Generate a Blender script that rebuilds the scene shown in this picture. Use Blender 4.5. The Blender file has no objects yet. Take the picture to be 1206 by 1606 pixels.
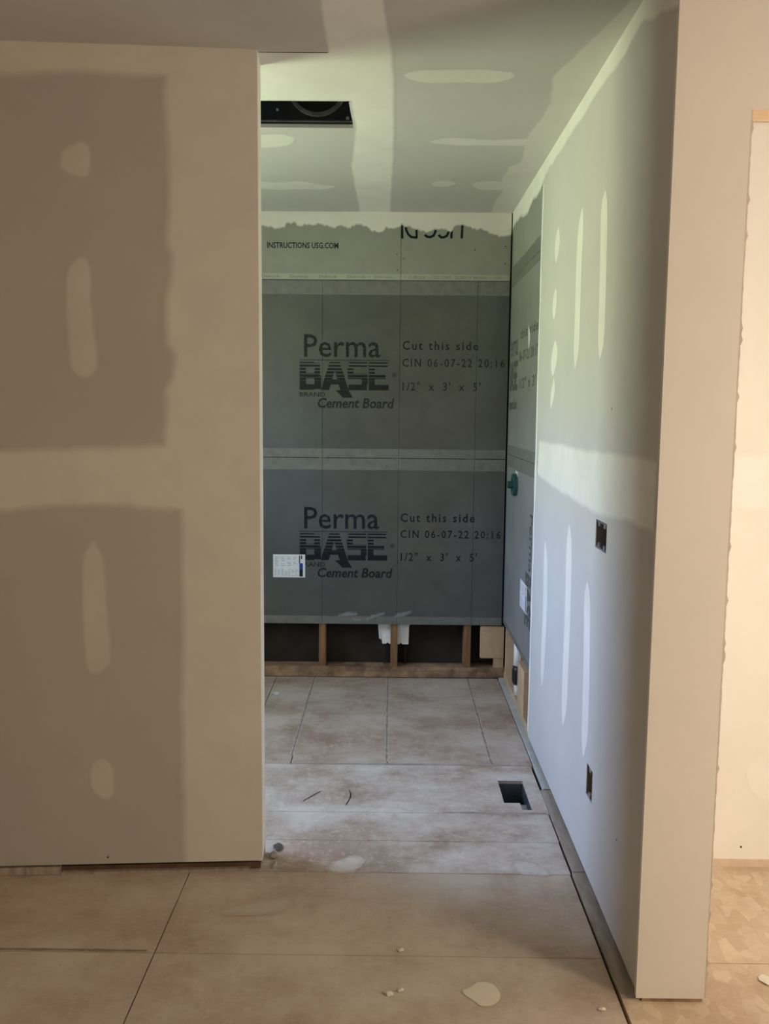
import bpy, math, random
from mathutils import Vector, Matrix, geometry

random.seed(7)
I = 0.0254                      # all measures below are in inches
SC = bpy.context.scene
COL = SC.collection

# ------------------------------------------------------------------ camera
FPX, PITCH, ROLL, YAW, EYE = 1384.0, .1126, .0092, -.0059, 56.4
cam = bpy.data.cameras.new('camera')
cam.sensor_fit = 'HORIZONTAL'; cam.sensor_width = 36.0
cam.lens = FPX / 1206.0 * 36.0
cam.clip_start = .05; cam.clip_end = 100
camo = bpy.data.objects.new('camera', cam); COL.objects.link(camo)
fw = Vector((math.sin(YAW) * math.cos(PITCH), math.cos(YAW) * math.cos(PITCH), -math.sin(PITCH)))
rt = Vector((math.cos(YAW), -math.sin(YAW), 0))
up = rt.cross(fw)
r2 = rt * math.cos(ROLL) + up * math.sin(ROLL)
u2 = up * math.cos(ROLL) - rt * math.sin(ROLL)
m = Matrix((r2, u2, -fw)).transposed().to_4x4()
m.translation = Vector((0, 0, EYE * I))
camo.matrix_world = m
SC.camera = camo

# ------------------------------------------------------------------ world: garden and hazy sky outside the bathroom window
w = bpy.data.worlds.new('world'); SC.world = w; w.use_nodes = True
nt = w.node_tree; nt.nodes.clear()
wo = nt.nodes.new('ShaderNodeOutputWorld'); bg = nt.nodes.new('ShaderNodeBackground')
tc = nt.nodes.new('ShaderNodeTexCoord'); sx = nt.nodes.new('ShaderNodeSeparateXYZ')
rp = nt.nodes.new('ShaderNodeValToRGB'); mr = nt.nodes.new('ShaderNodeMapRange')
mr.inputs['From Min'].default_value = -1; mr.inputs['From Max'].default_value = 1
nt.links.new(tc.outputs['Generated'], sx.inputs[0]); nt.links.new(sx.outputs['Z'], mr.inputs['Value'])
nt.links.new(mr.outputs[0], rp.inputs[0]); nt.links.new(rp.outputs[0], bg.inputs[0]); nt.links.new(bg.outputs[0], wo.inputs[0])
els = rp.color_ramp.elements
els[0].position = 0.0; els[0].color = (.55, .62, .40, 1)          # sunlit lawn
els[1].position = 1.0; els[1].color = (.44, .60, 1.0, 1)          # sky
e = els.new(.50); e.color = (.57, .64, .42, 1)
e = els.new(.535); e.color = (.52, .59, .43, 1)                   # trees
e = els.new(.60); e.color = (.53, .68, 1.0, 1)
bg.inputs[1].default_value = 47.0

# the bathroom window is where daylight gets in
WX, WY0, WY1, WZ0, WZ1 = -75.0, 113.0, 147.0, 44.0, 78.0
pl = bpy.data.lights.new('window_portal', 'AREA'); pl.shape = 'RECTANGLE'
pl.size = (WZ1 - WZ0) * I; pl.size_y = (WY1 - WY0) * I
pl.cycles.is_portal = True
plo = bpy.data.objects.new('window_portal', pl); COL.objects.link(plo)
plo.location = ((WX - 4.2) * I, (WY0 + WY1) / 2 * I, (WZ0 + WZ1) / 2 * I)
plo.rotation_euler = (0, -math.pi / 2, 0)

# unseen lamps, warm front room and paler side room, mid-height for even wall light
def lamp(name, loc, power, col, rad=4):
    l = bpy.data.lights.new(name, 'POINT'); l.energy = power; l.color = col; l.shadow_soft_size = rad * I
    o = bpy.data.objects.new(name, l); COL.objects.link(o); o.location = Vector(loc) * I
WARM = (1.0, .875, .72)
lamp('front_room_lamp', (84, 29, 52), 74, WARM, 8)
lamp('side_room_lamp', (94, 88, 42), 20, (1.0, .97, .92), 8)

vs = SC.view_settings
vs.view_transform = 'Standard'; vs.look = 'None'; vs.gamma = 1; vs.exposure = 0; vs.use_curve_mapping = False
SC.cycles.max_bounces = 10; SC.cycles.diffuse_bounces = 7; SC.cycles.transparent_max_bounces = 12
SC.cycles.sample_clamp_indirect = 6

# ------------------------------------------------------------------ layout, in inches
DB, XR, ZC = 183.36, 24.23, 96.5            # back wall face, right wall face, ceiling
DL, XL, SL = 103.23, -15.27, .0684          # left partition: its free corner, and how it slants
DC, XC2, HD = 79.59, 30.87, 82.75           # front of the doorway wall, edge of the doorway, its head
DF = 105.66                                  # far wall of the side room
CEM = 147.4                                  # where the cement board on the right wall begins
ZB1, ZB2, ZB3 = 11.7, 46.9, 83.0             # board joints on the back wall

PATCH = {
    'L_corner': [(-9.9, 96.3), (-9.9, 93.2), (-10.2, 91.8), (-10.0, 87.8), (-10.0, 78.8), (-10.3, 75.3), (-9.6, 73.9), (-9.8, 71.1), (-10.4, 68.9), (-10.4, 63.9), (-9.5, 62.8), (-9.8, 60.3), (-10.8, 58.8), (-10.6, 56.6), (-11.0, 52.2), (-10.1, 51.8), (-9.1, 44.8), (-9.0, 41.0), (-9.0, 29.5), (-9.4, 21.7), (-9.3, 9.7), (-9.4, 1.5), (-0.1, 1.5), (-0.1, 96.3)],
    'L_mid': [(-32.5, 51.5), (-22.4, 51.8), (-15.2, 52.0), (-10.7, 51.9), (-7.9, 51.8), (-8.0, 45.1), (-13.2, 45.0), (-15.4, 45.3), (-22.6, 45.4), (-29.9, 44.7), (-32.8, 44.5)],
    'L_mid_ridge': [(-32.5, 50.9), (-22.5, 51.1), (-15.2, 51.2), (-11.6, 51.3), (-11.6, 50.9), (-15.2, 50.7), (-22.5, 50.5), (-32.5, 50.3)],
    'L_top': [(-30.7, 92.9), (-28.0, 92.9), (-19.8, 93.3), (-14.2, 93.3), (-9.4, 93.3), (-9.3, 96.3), (-30.6, 96.3)],
    'L_b1': [(-21.4, 85.1), (-20.4, 85.5), (-19.6, 86.0), (-18.7, 85.6), (-18.5, 84.8), (-18.7, 82.7), (-19.1, 82.2), (-20.4, 82.3), (-21.7, 82.8), (-21.9, 83.7)],
    'L_b2': [(-21.5, 71.9), (-20.7, 72.8), (-19.8, 73.6), (-19.1, 73.0), (-18.8, 71.6), (-19.0, 69.5), (-18.7, 65.2), (-18.4, 62.4), (-18.6, 60.6), (-19.7, 60.0), (-20.7, 60.3), (-21.4, 61.2), (-21.5, 65.2), (-21.6, 68.7)],
    'L_b3': [(-19.3, 41.5), (-18.8, 39.9), (-18.2, 38.7), (-18.2, 35.7), (-18.0, 31.9), (-17.8, 28.8), (-17.8, 26.8), (-18.6, 25.5), (-19.6, 25.1), (-20.4, 25.5), (-20.8, 27.3), (-20.8, 32.7), (-20.8, 38.0), (-20.5, 39.7)],
    'L_b4': [(-20.2, 14.3), (-18.7, 14.8), (-17.8, 13.4), (-17.7, 11.0), (-18.1, 9.8), (-19.2, 9.5), (-20.2, 10.5), (-20.7, 12.3)],
    'R_top': [(181.6, 93.9), (173.7, 93.7), (163.2, 92.3), (157.7, 93.2), (149.8, 93.0), (145.3, 94.3), (132.6, 94.1), (121.6, 94.2), (109.1, 94.3), (99.0, 94.0), (91.1, 94.3), (77.0, 90.5), (77.0, 99.0), (185.0, 99.0), (185.0, 92.0)],
    'R_mid': [(144.0, 51.9), (125.7, 52.0), (109.2, 51.9), (96.6, 52.0), (90.1, 52.2), (80.3, 52.2), (80.3, 45.7), (89.2, 45.7), (95.6, 45.2), (104.7, 44.9), (115.8, 45.2), (129.5, 45.7), (144.9, 46.5)],
    'R_s1': [(135.8, 36.8), (133.2, 34.0), (132.6, 27.2), (133.3, 18.0), (134.8, 13.9), (135.3, 13.7), (136.9, 17.0), (136.1, 26.4), (136.8, 33.4), (136.3, 36.7)],
    'R_s2': [(117.8, 41.6), (115.9, 39.5), (115.4, 31.1), (115.6, 22.3), (115.6, 17.0), (117.7, 13.7), (118.2, 13.5), (119.4, 15.7), (119.4, 21.1), (119.1, 30.2), (119.6, 39.0), (118.4, 41.5)],
    'R_s3': [(106.1, 36.1), (104.4, 34.7), (103.7, 29.8), (103.1, 22.1), (103.1, 17.3), (104.8, 14.4), (105.3, 14.1), (106.4, 16.0), (106.5, 20.9), (107.0, 28.9), (107.8, 33.9), (106.6, 36.0)],
    'R_s4': [(132.5, 83.4), (131.2, 81.5), (131.9, 79.8), (133.7, 78.5), (134.2, 78.5), (135.5, 80.4), (134.8, 82.2), (133.0, 83.5)],
    'R_s5': [(133.1, 74.8), (132.1, 73.5), (132.8, 71.4), (133.9, 70.3), (134.4, 70.4), (135.9, 71.8), (135.2, 73.9), (133.6, 74.9)],
    'R_s6': [(132.2, 67.1), (130.1, 65.5), (131.3, 63.3), (133.4, 62.0), (134.1, 62.0), (135.8, 63.5), (134.6, 65.8), (132.9, 67.2)],
    'R_s7': [(132.4, 61.6), (131.5, 60.0), (132.3, 58.7), (134.3, 57.1), (134.7, 57.1), (135.2, 58.7), (134.4, 60.1), (132.9, 61.6)],
    'R_s8': [(116.1, 82.5), (115.4, 80.1), (115.8, 75.0), (115.5, 68.5), (115.6, 64.5), (117.5, 62.3), (118.0, 62.4), (119.0, 64.7), (118.9, 68.9), (119.1, 75.5), (118.8, 80.7), (116.5, 82.6)],
    'R_s9': [(103.9, 81.7), (102.9, 79.9), (102.3, 74.2), (102.1, 68.6), (102.1, 64.7), (103.7, 62.8), (104.2, 62.9), (105.2, 64.9), (105.2, 68.9), (105.5, 74.8), (106.1, 80.7), (104.3, 81.8)],
    'R_corner': [(96.1, 45.1), (95.8, 41.2), (101.3, 40.0), (101.6, 37.9), (98.2, 34.1), (95.7, 27.5), (93.4, 21.7), (90.7, 13.5)],
    'R_smear': [(158.7, 71.8), (156.8, 70.6), (156.5, 69.0), (157.9, 67.6), (158.3, 67.7), (158.8, 69.1), (159.1, 70.8), (159.0, 71.8)],
    'L_all': [(-97.0, 99.0), (3.0, 99.0), (3.0, -1.0), (-9.4, -1.0), (-9.4, 1.5), (-9.3, 9.7), (-9.4, 21.7), (-9.0, 29.5), (-9.0, 41.0), (-9.1, 44.8), (-13.2, 45.0), (-15.4, 45.3), (-22.6, 45.4), (-29.9, 44.7), (-32.8, 44.5), (-97.0, 44.5), (-97.0, 51.5), (-32.5, 51.5), (-22.4, 51.8), (-15.2, 52.0), (-11.0, 52.2), (-10.6, 56.6), (-10.8, 58.8), (-9.8, 60.3), (-9.5, 62.8), (-10.4, 63.9), (-10.4, 68.9), (-9.8, 71.1), (-9.6, 73.9), (-10.3, 75.3), (-10.0, 78.8), (-10.0, 87.8), (-10.2, 91.8), (-9.9, 93.2), (-14.2, 93.3), (-19.8, 93.3), (-28.0, 92.9), (-30.7, 92.9), (-97.0, 92.9)],
    'C_band': [(-5.3, 131.2), (-6.8, 150.9), (-6.6, 182.9), (-6.6, 187.0), (-0.5, 187.0), (-0.5, 181.5), (0.0, 146.3), (0.0, 117.7), (-0.3, 105.5), (-1.1, 92.2), (-1.1, 60.0), (-7.3, 60.0), (-7.3, 104.3), (-24.0, 104.3), (-24.0, 119.6), (-5.5, 119.6)],
    'C_fan': [(-14.2, 106.1), (-8.5, 104.6), (-4.2, 104.5), (-0.2, 106.4), (-0.3, 122.5), (-4.9, 124.6), (-5.9, 131.4), (-6.1, 134.6), (-12.6, 133.0), (-17.8, 133.1)],
    'C_p1': [(1.1, 110.4), (3.2, 109.2), (7.6, 108.8), (12.2, 109.1), (14.4, 109.8), (14.5, 111.8), (12.6, 112.9), (8.0, 113.2), (3.3, 112.9), (1.7, 112.1)],
    'C_p2': [(5.2, 136.8), (6.9, 135.2), (9.6, 134.5), (13.5, 136.0), (19.2, 134.9), (20.9, 135.2), (21.3, 138.6), (13.8, 138.5), (9.9, 138.6), (7.0, 138.0)],
    'C_p3': [(6.6, 161.1), (8.2, 158.9), (10.2, 159.3), (11.3, 160.9), (10.1, 162.7), (7.8, 163.3)],
    'C_p4': [(13.9, 160.9), (15.4, 159.1), (20.4, 159.0), (21.1, 164.7), (16.6, 165.3), (14.7, 164.0)],
    'C_p5': [(-20.2, 134.3), (-16.4, 133.7), (-14.6, 135.4), (-15.7, 139.2), (-18.2, 140.2), (-21.2, 140.6)],
    'C_p6': [(-24.2, 160.3), (-19.9, 161.4), (-15.2, 160.0), (-13.2, 162.6), (-9.6, 163.3), (-12.9, 165.7), (-16.9, 165.4), (-20.5, 166.4), (-24.9, 165.2)],
    'C_right': [(22.1, 70.0), (23.1, 92.5), (21.3, 100.0), (19.5, 108.5), (19.1, 110.9), (20.4, 120.1), (19.9, 129.9), (19.6, 137.4), (20.5, 147.5), (19.2, 150.2), (18.6, 157.3), (19.9, 166.1), (19.6, 174.9), (19.9, 182.5), (18.0, 186.0), (27.0, 186.0), (27.0, 70.0)],
    'C_sheetedge': [(-7.5, 103.9), (-7.4, 91.6)],
    'B_top': [(-27.1, 93.8), (-24.7, 93.2), (-23.9, 93.0), (-22.3, 93.2), (-21.3, 93.8), (-20.0, 94.1), (-18.7, 93.6), (-17.7, 93.9), (-16.2, 93.8), (-14.5, 94.2), (-13.2, 93.7), (-12.0, 93.3), (-10.5, 94.0), (-9.1, 93.3), (-7.1, 94.0), (-5.2, 93.9), (-4.3, 92.9), (-2.0, 92.8), (-1.4, 93.9), (0.1, 93.4), (1.9, 94.1), (3.1, 93.9), (4.7, 93.5), (6.2, 92.8), (9.6, 93.1), (11.6, 93.0), (12.4, 93.9), (14.1, 94.0), (15.4, 93.5), (17.6, 93.2), (19.2, 92.7), (21.2, 92.2), (26.0, 92.1), (26.0, 99.0), (-50.0, 99.0)],
    'H_mid': [(31.0, 51.2), (45.0, 51.6), (70.0, 51.6), (109.0, 51.3), (109.0, 45.4), (70.0, 45.2), (45.0, 45.4), (31.0, 45.7)],
    'H_p1': [(47.3, 14.5), (45.7, 14.1), (44.7, 12.9), (45.0, 10.4), (46.2, 9.0), (47.7, 8.8), (49.1, 10.4), (49.1, 13.3)],
    'F_splotch': [(7.5, 81.0), (8.3, 81.3), (9.0, 82.0), (9.4, 82.3), (10.6, 82.2), (11.1, 81.5), (11.4, 80.2), (10.8, 79.1), (10.0, 78.7), (9.1, 78.7), (8.7, 79.4), (8.3, 79.8), (7.8, 80.3)],
    'F_s2': [(-15.4, 95.5), (-12.2, 96.6), (-10.7, 96.4), (-12.0, 95.0), (-14.7, 93.7), (-17.6, 93.4), (-19.1, 93.8)],
    'F_s3': [(-6.4, 104.9), (-3.7, 106.6), (-2.7, 105.6), (-3.6, 103.7), (-5.9, 103.1), (-6.8, 103.7)],
    'F_s4': [(15.6, 105.4), (17.3, 106.1), (19.8, 104.3), (20.1, 102.8), (17.6, 103.0), (15.9, 103.9)],
    'F_s5': [(17.6, 87.5), (18.6, 88.2), (19.3, 88.1), (19.1, 87.4), (17.9, 87.1)],
    'F_s6': [(-6.3, 116.3), (-5.2, 116.7), (-4.7, 115.2), (-5.7, 114.5)],
}
LETTERS = [[(1.9, 94.4), (2.0, 91.4)], [(2.6, 94.0), (2.8, 92.9), (3.2, 92.1), (3.8, 91.6), (4.9, 91.5)], [(4.8, 94.3), (4.9, 91.5)], [(6.6, 92.0), (7.0, 91.7), (7.6, 91.6), (8.3, 91.9), (8.7, 92.8), (8.8, 93.6)], [(9.4, 92.0), (9.8, 91.6), (10.4, 91.6), (11.0, 91.9), (11.4, 92.8), (11.5, 93.6)], [(12.0, 94.4), (11.9, 91.5)], [(14.1, 94.4), (14.0, 91.5)]]


# ------------------------------------------------------------------ materials
MATS = {}
def mat(name, col, rough=.7, var=.06, scale=8, bump=0, bscale=60, spec=.3, metal=0, stretch=(1, 1, 1), col2=None, detail=4, coat=0):
    if name in MATS: return MATS[name]
    mt = bpy.data.materials.new(name); mt.use_nodes = True
    n = mt.node_tree; b = n.nodes['Principled BSDF']
    b.inputs['Roughness'].default_value = rough
    b.inputs['Specular IOR Level'].default_value = spec
    b.inputs['Metallic'].default_value = metal
    b.inputs['Coat Weight'].default_value = coat
    tc = n.nodes.new('ShaderNodeNewGeometry'); mp = n.nodes.new('ShaderNodeMapping')
    mp.inputs['Scale'].default_value = stretch
    n.links.new(tc.outputs['Position'], mp.inputs[0])
    nz = n.nodes.new('ShaderNodeTexNoise'); nz.inputs['Scale'].default_value = scale; nz.inputs['Detail'].default_value = detail
    nz.inputs['Roughness'].default_value = .62
    n.links.new(mp.outputs[0], nz.inputs['Vector'])
    rp = n.nodes.new('ShaderNodeValToRGB')
    rp.color_ramp.elements[0].position = .32; rp.color_ramp.elements[1].position = .68
    if col2 is None:
        lo = [max(0, c * (1 - var)) for c in col]; hi = [min(1, c * (1 + var)) for c in col]
    else: lo, hi = col, col2
    rp.color_ramp.elements[0].color = (*lo, 1); rp.color_ramp.elements[1].color = (*hi, 1)
    n.links.new(nz.outputs[0], rp.inputs[0]); n.links.new(rp.outputs[0], b.inputs['Base Color'])
    if bump:
        n2 = n.nodes.new('ShaderNodeTexNoise'); n2.inputs['Scale'].default_value = bscale; n2.inputs['Detail'].default_value = 3
        n.links.new(mp.outputs[0], n2.inputs['Vector'])
        bp = n.nodes.new('ShaderNodeBump'); bp.inputs['Strength'].default_value = bump; bp.inputs['Distance'].default_value = .004
        n.links.new(n2.outputs[0], bp.inputs['Height']); n.links.new(bp.outputs[0], b.inputs['Normal'])
    MATS[name] = mt
    return mt

def feathered(name, col, ground=None, rough=.75, solid=1.0, noise=.35, nscale=25):
    """Thin skim of compound: full colour in the middle, worn down to the board's colour at its rim.
    Without a ground colour the rim is bare (see-through)."""
    if name in MATS: return MATS[name]
    mt = mat(name, col, rough, .04, 6)
    n = mt.node_tree; b = n.nodes['Principled BSDF']; out = n.nodes['Material Output']
    at = n.nodes.new('ShaderNodeAttribute'); at.attribute_name = 'feather'
    nz = n.nodes.new('ShaderNodeTexNoise'); nz.inputs['Scale'].default_value = nscale; nz.inputs['Detail'].default_value = 5
    geo = n.nodes.new('ShaderNodeNewGeometry'); n.links.new(geo.outputs['Position'], nz.inputs['Vector'])
    ma = n.nodes.new('ShaderNodeMath'); ma.operation = 'MULTIPLY_ADD'; ma.inputs[1].default_value = noise; ma.inputs[2].default_value = -noise / 2
    n.links.new(nz.outputs[0], ma.inputs[0])
    ad = n.nodes.new('ShaderNodeMath'); ad.operation = 'ADD'; n.links.new(ma.outputs[0], ad.inputs[0]); n.links.new(at.outputs['Fac'], ad.inputs[1])
    r = n.nodes.new('ShaderNodeMapRange'); r.inputs['From Min'].default_value = .2; r.inputs['From Max'].default_value = .8; r.inputs['To Max'].default_value = solid
    n.links.new(ad.outputs[0], r.inputs['Value'])
    if ground is not None:
        src = b.inputs['Base Color'].links[0].from_socket
        x = n.nodes.new('ShaderNodeMix'); x.data_type = 'RGBA'
        n.links.new(r.outputs[0], x.inputs['Factor']); x.inputs['A'].default_value = (*ground, 1); n.links.new(src, x.inputs['B'])
        n.links.new(x.outputs['Result'], b.inputs['Base Color'])
    else:
        tr = n.nodes.new('ShaderNodeBsdfTransparent'); mx = n.nodes.new('ShaderNodeMixShader')
        n.links.new(r.outputs[0], mx.inputs[0]); n.links.new(tr.outputs[0], mx.inputs[1]); n.links.new(b.outputs[0], mx.inputs[2])
        n.links.new(mx.outputs[0], out.inputs[0])
    return mt

PAPER, PAPERB, CEILC, CEM2C, CREAM = (.47, .435, .395), (.56, .55, .54), (.53, .52, .50), (.27, .275, .24), (.90, .87, .81)
M_PAPER = mat('drywall_paper', PAPER, .8, .03, 3, .03, 300)
M_PAPERB = mat('drywall_paper_bath', PAPERB, .75, .03, 3, .03, 300)
M_MUD = feathered('joint_compound', (.66, .63, .56), PAPER)
M_MUDT = feathered('joint_compound_thin', (.58, .55, .49), PAPER, noise=.6)
M_MUDB = feathered('joint_compound_bath', (.76, .75, .71), PAPERB)
M_MUDC = feathered('joint_compound_ceiling', (.76, .75, .71), CEILC)
M_MUDCT = feathered('joint_compound_ceiling_thin', (.66, .65, .615), CEILC, noise=.6)
M_MUDN = feathered('joint_compound_bead', (.66, .64, .60), PAPERB)
M_MUDR = feathered('joint_compound_ragged', (.70, .69, .62), CEM2C, noise=1.1, nscale=30)
M_WHITE = mat('bead_white', (.88, .85, .79), .6, .02)
M_SKIM = mat('skimmed_drywall', (.72, .68, .62), .7, .03, 2, .05, 40)
M_CREAM = mat('primed_wall', CREAM, .7, .03, 2, .04, 40)
M_CEIL = mat('ceiling_board', CEILC, .8, .03, 2)
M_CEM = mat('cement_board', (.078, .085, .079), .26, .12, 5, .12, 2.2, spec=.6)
M_CEMR = mat('cement_board_window_lit', (.23, .235, .225), .36, .10, 5, .10, 2.6, spec=.6)  # cement board again, paler: window light on the right wall put into its colour
M_CEM2 = mat('cement_board_upper', CEM2C, .6, .06, 6, .05, 120, spec=.35)
M_TAPE = mat('mesh_tape', (.16, .163, .15), .5, .16, 26, .15, 200)
M_EDGE = mat('board_edge_tape', (.36, .36, .31), .6, .05)
M_INKD = mat('print_ink', (.016, .018, .022), .6, .25, 90, spec=.08)
M_INKF = mat('print_ink_faded', (.026, .027, .027), .6, .35, 90, spec=.08)
M_INKL = mat('print_ink_pale', (.16, .16, .14), .6, .3, 60)
M_STUD = mat('stud_wood', (.24, .125, .06), .7, .25, 10, .1, 60, stretch=(6, 6, .5))
M_PINE = mat('pine_wood', (.52, .37, .23), .65, .12, 5, .04, 40, stretch=(4, 1, 2))
M_PINELIT = mat('pine_lit', (.80, .60, .40), .6, .08, 12, stretch=(1, 6, 6))  # header pine: light from below painted in as a brighter, warmer colour
M_PLATE = mat('plate_wood', (.12, .07, .04), .75, .3, 4, .1, 50, col2=(.44, .29, .185), stretch=(3, 2, 3))
M_BLACK = mat('black_paper', (.030, .023, .017), .85, .3, 8, .2, 30)
M_DARK = mat('dark_gap', (.02, .018, .016), .9, .2)
M_SCRAP = mat('dark_scrap', (.13, .12, .11), .6, .3, 40)
M_STEEL = mat('duct_steel', (.07, .085, .095), .45, .2, 20, metal=.4)
M_FAN = mat('fan_housing_black', (.012, .013, .012), .45, .3, 20, spec=.4)
M_FANR = mat('fan_collar_grey', (.10, .10, .095), .4, .4, 25, spec=.4)
M_PVC = mat('white_plastic', (.82, .83, .82), .4, .03)
M_FOAM = mat('white_casing', (.90, .91, .90), .6, .05, 30)
M_BPIPE = mat('black_plastic', (.02, .02, .022), .35, .1)
M_GREEN = mat('green_plastic', (.010, .065, .058), .4, .15, 30, spec=.5)
M_BOX = mat('box_plastic', (.22, .195, .19), .6, .15, 20)
M_METAL = mat('galvanised', (.55, .56, .58), .35, .15, 40, metal=.9)
M_WIRE = mat('cable_sheath', (.05, .05, .06), .5, .1)
M_STRIPL = mat('pale_strip', (.50, .50, .47), .6, .12, 12, .05, 50)
M_STRIPD = mat('worn_strip', (.36, .30, .245), .7, .22, 14, .1, 60, stretch=(4, .6, 1))
M_STICK = mat('sticker_white', (.74, .76, .78), .4, .03)
M_STICKG = mat('sticker_print', (.42, .45, .49), .5, .25, 160)
M_STICKB = mat('sticker_blue', (.02, .06, .28), .4, .05)
M_STICKK = mat('sticker_black', (.01, .01, .014), .4, .05)
M_CRUMB = mat('plaster_crumb', (.75, .70, .62), .8, .08)
M_SPLASH = feathered('dried_plaster', (.72, .63, .50), (.49, .41, .325), noise=.4, nscale=60)
M_SCUFF = feathered('plaster_scuff', (.62, .55, .47), (.48, .40, .315), noise=1.9, nscale=45, solid=.45)
M_SCUFFB = feathered('plaster_scuff_bath', (.70, .65, .60), (.52, .45, .39), noise=2.2, nscale=55, solid=.6)
M_SCREW = mat('screw_head', (.05, .045, .04), .5, .1)

def plywood(name, base, dark, dust, amount, flakes=0):
    """Worn plywood: long grain, reddish scuffs and a coat of trodden plaster dust."""
    mt = bpy.data.materials.new(name); mt.use_nodes = True
    n = mt.node_tree; b = n.nodes['Principled BSDF']; b.inputs['Roughness'].default_value = .62
    b.inputs['Specular IOR Level'].default_value = .35
    g = n.nodes.new('ShaderNodeNewGeometry')
    def noise(scale, st, det=5, rough=.6):
        mp = n.nodes.new('ShaderNodeMapping'); mp.inputs['Scale'].default_value = st
        n.links.new(g.outputs['Position'], mp.inputs[0])
        z = n.nodes.new('ShaderNodeTexNoise'); z.inputs['Scale'].default_value = scale; z.inputs['Detail'].default_value = det
        z.inputs['Roughness'].default_value = rough
        n.links.new(mp.outputs[0], z.inputs['Vector']); return z
    def ramp(src, a, bb, c0=(0, 0, 0, 1), c1=(1, 1, 1, 1)):
        r = n.nodes.new('ShaderNodeValToRGB'); r.color_ramp.elements[0].position = a; r.color_ramp.elements[1].position = bb
        r.color_ramp.elements[0].color = c0; r.color_ramp.elements[1].color = c1
        n.links.new(src.outputs[0], r.inputs[0]); return r
    def mix(f, a, bb, k=1.0):
        x = n.nodes.new('ShaderNodeMix'); x.data_type = 'RGBA'
        if k != 1.0:
            q = n.nodes.new('ShaderNodeMath'); q.operation = 'MULTIPLY'; q.inputs[1].default_value = k
            n.links.new(f.outputs[0], q.inputs[0]); f = q
        n.links.new(f.outputs[0], x.inputs['Factor'])
        for sock, v in ((x.inputs['A'], a), (x.inputs['B'], bb)):
            if isinstance(v, tuple): sock.default_value = (*v, 1)
            else: n.links.new(v, sock)
        return x.outputs['Result']
    c = mix(ramp(noise(5, (1, 1, 1)), .3, .7), base, dark)
    c = mix(ramp(noise(30, (1, .25, 1)), .42, .75), c, dark, .45)
    c = mix(ramp(noise(2.2, (1, 1.4, 1), 7, .7), .42, .62), c, dust, amount)
    c = mix(ramp(noise(14, (1, 1, 1), 6, .75), .56, .72), c, dust, amount * .75)
    c = mix(ramp(noise(34, (1, 1, 1), 4, .8), .52, .70), c, dust, amount * .6)
    c = mix(ramp(noise(9, (1.6, .8, 1), 5, .75), .58, .74), c, dark, .6)
    c = mix(ramp(noise(55, (1, 1, 1), 3, .7), .66, .76), c, tuple(v * .35 for v in dark), .55)
    if flakes:
        v = n.nodes.new('ShaderNodeTexVoronoi'); v.inputs['Scale'].default_value = 34; v.inputs['Randomness'].default_value = 1
        mp = n.nodes.new('ShaderNodeMapping'); mp.inputs['Scale'].default_value = (1, .55, 1); mp.inputs['Rotation'].default_value = (0, 0, .5)
        n.links.new(g.outputs['Position'], mp.inputs[0]); n.links.new(mp.outputs[0], v.inputs['Vector'])
        bw = n.nodes.new('ShaderNodeRGBToBW'); n.links.new(v.outputs['Color'], bw.inputs[0])
        c = mix(ramp(bw, .35, .75), c, dark, flakes)
        v2 = n.nodes.new('ShaderNodeMath'); v2.operation = 'SUBTRACT'; v2.inputs[0].default_value = 1.0; n.links.new(bw.outputs[0], v2.inputs[1])
        c = mix(ramp(v2, .5, .85), c, dust, flakes)
    n.links.new(c, b.inputs['Base Color'])
    bp = n.nodes.new('ShaderNodeBump'); bp.inputs['Strength'].default_value = .12; bp.inputs['Distance'].default_value = .004
    n.links.new(noise(45, (1, .4, 1)).outputs[0], bp.inputs['Height']); n.links.new(bp.outputs[0], b.inputs['Normal'])
    return mt
M_PLY = plywood('plywood_front', (.57, .465, .365), (.41, .30, .22), (.67, .59, .495), .6)
M_PLYB = plywood('plywood_bath', (.50, .415, .345), (.34, .235, .175), (.72, .665, .61), .85)
M_PLYA = plywood('plywood_alcove_shaded', (.47, .375, .305), (.31, .21, .155), (.66, .60, .54), .62)  # bath plywood darkened and browned; the alcove's shade sits in these colours
M_PLYH = plywood('plywood_side_room', (.62, .49, .36), (.46, .32, .21), (.76, .65, .50), .6, .3)

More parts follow.
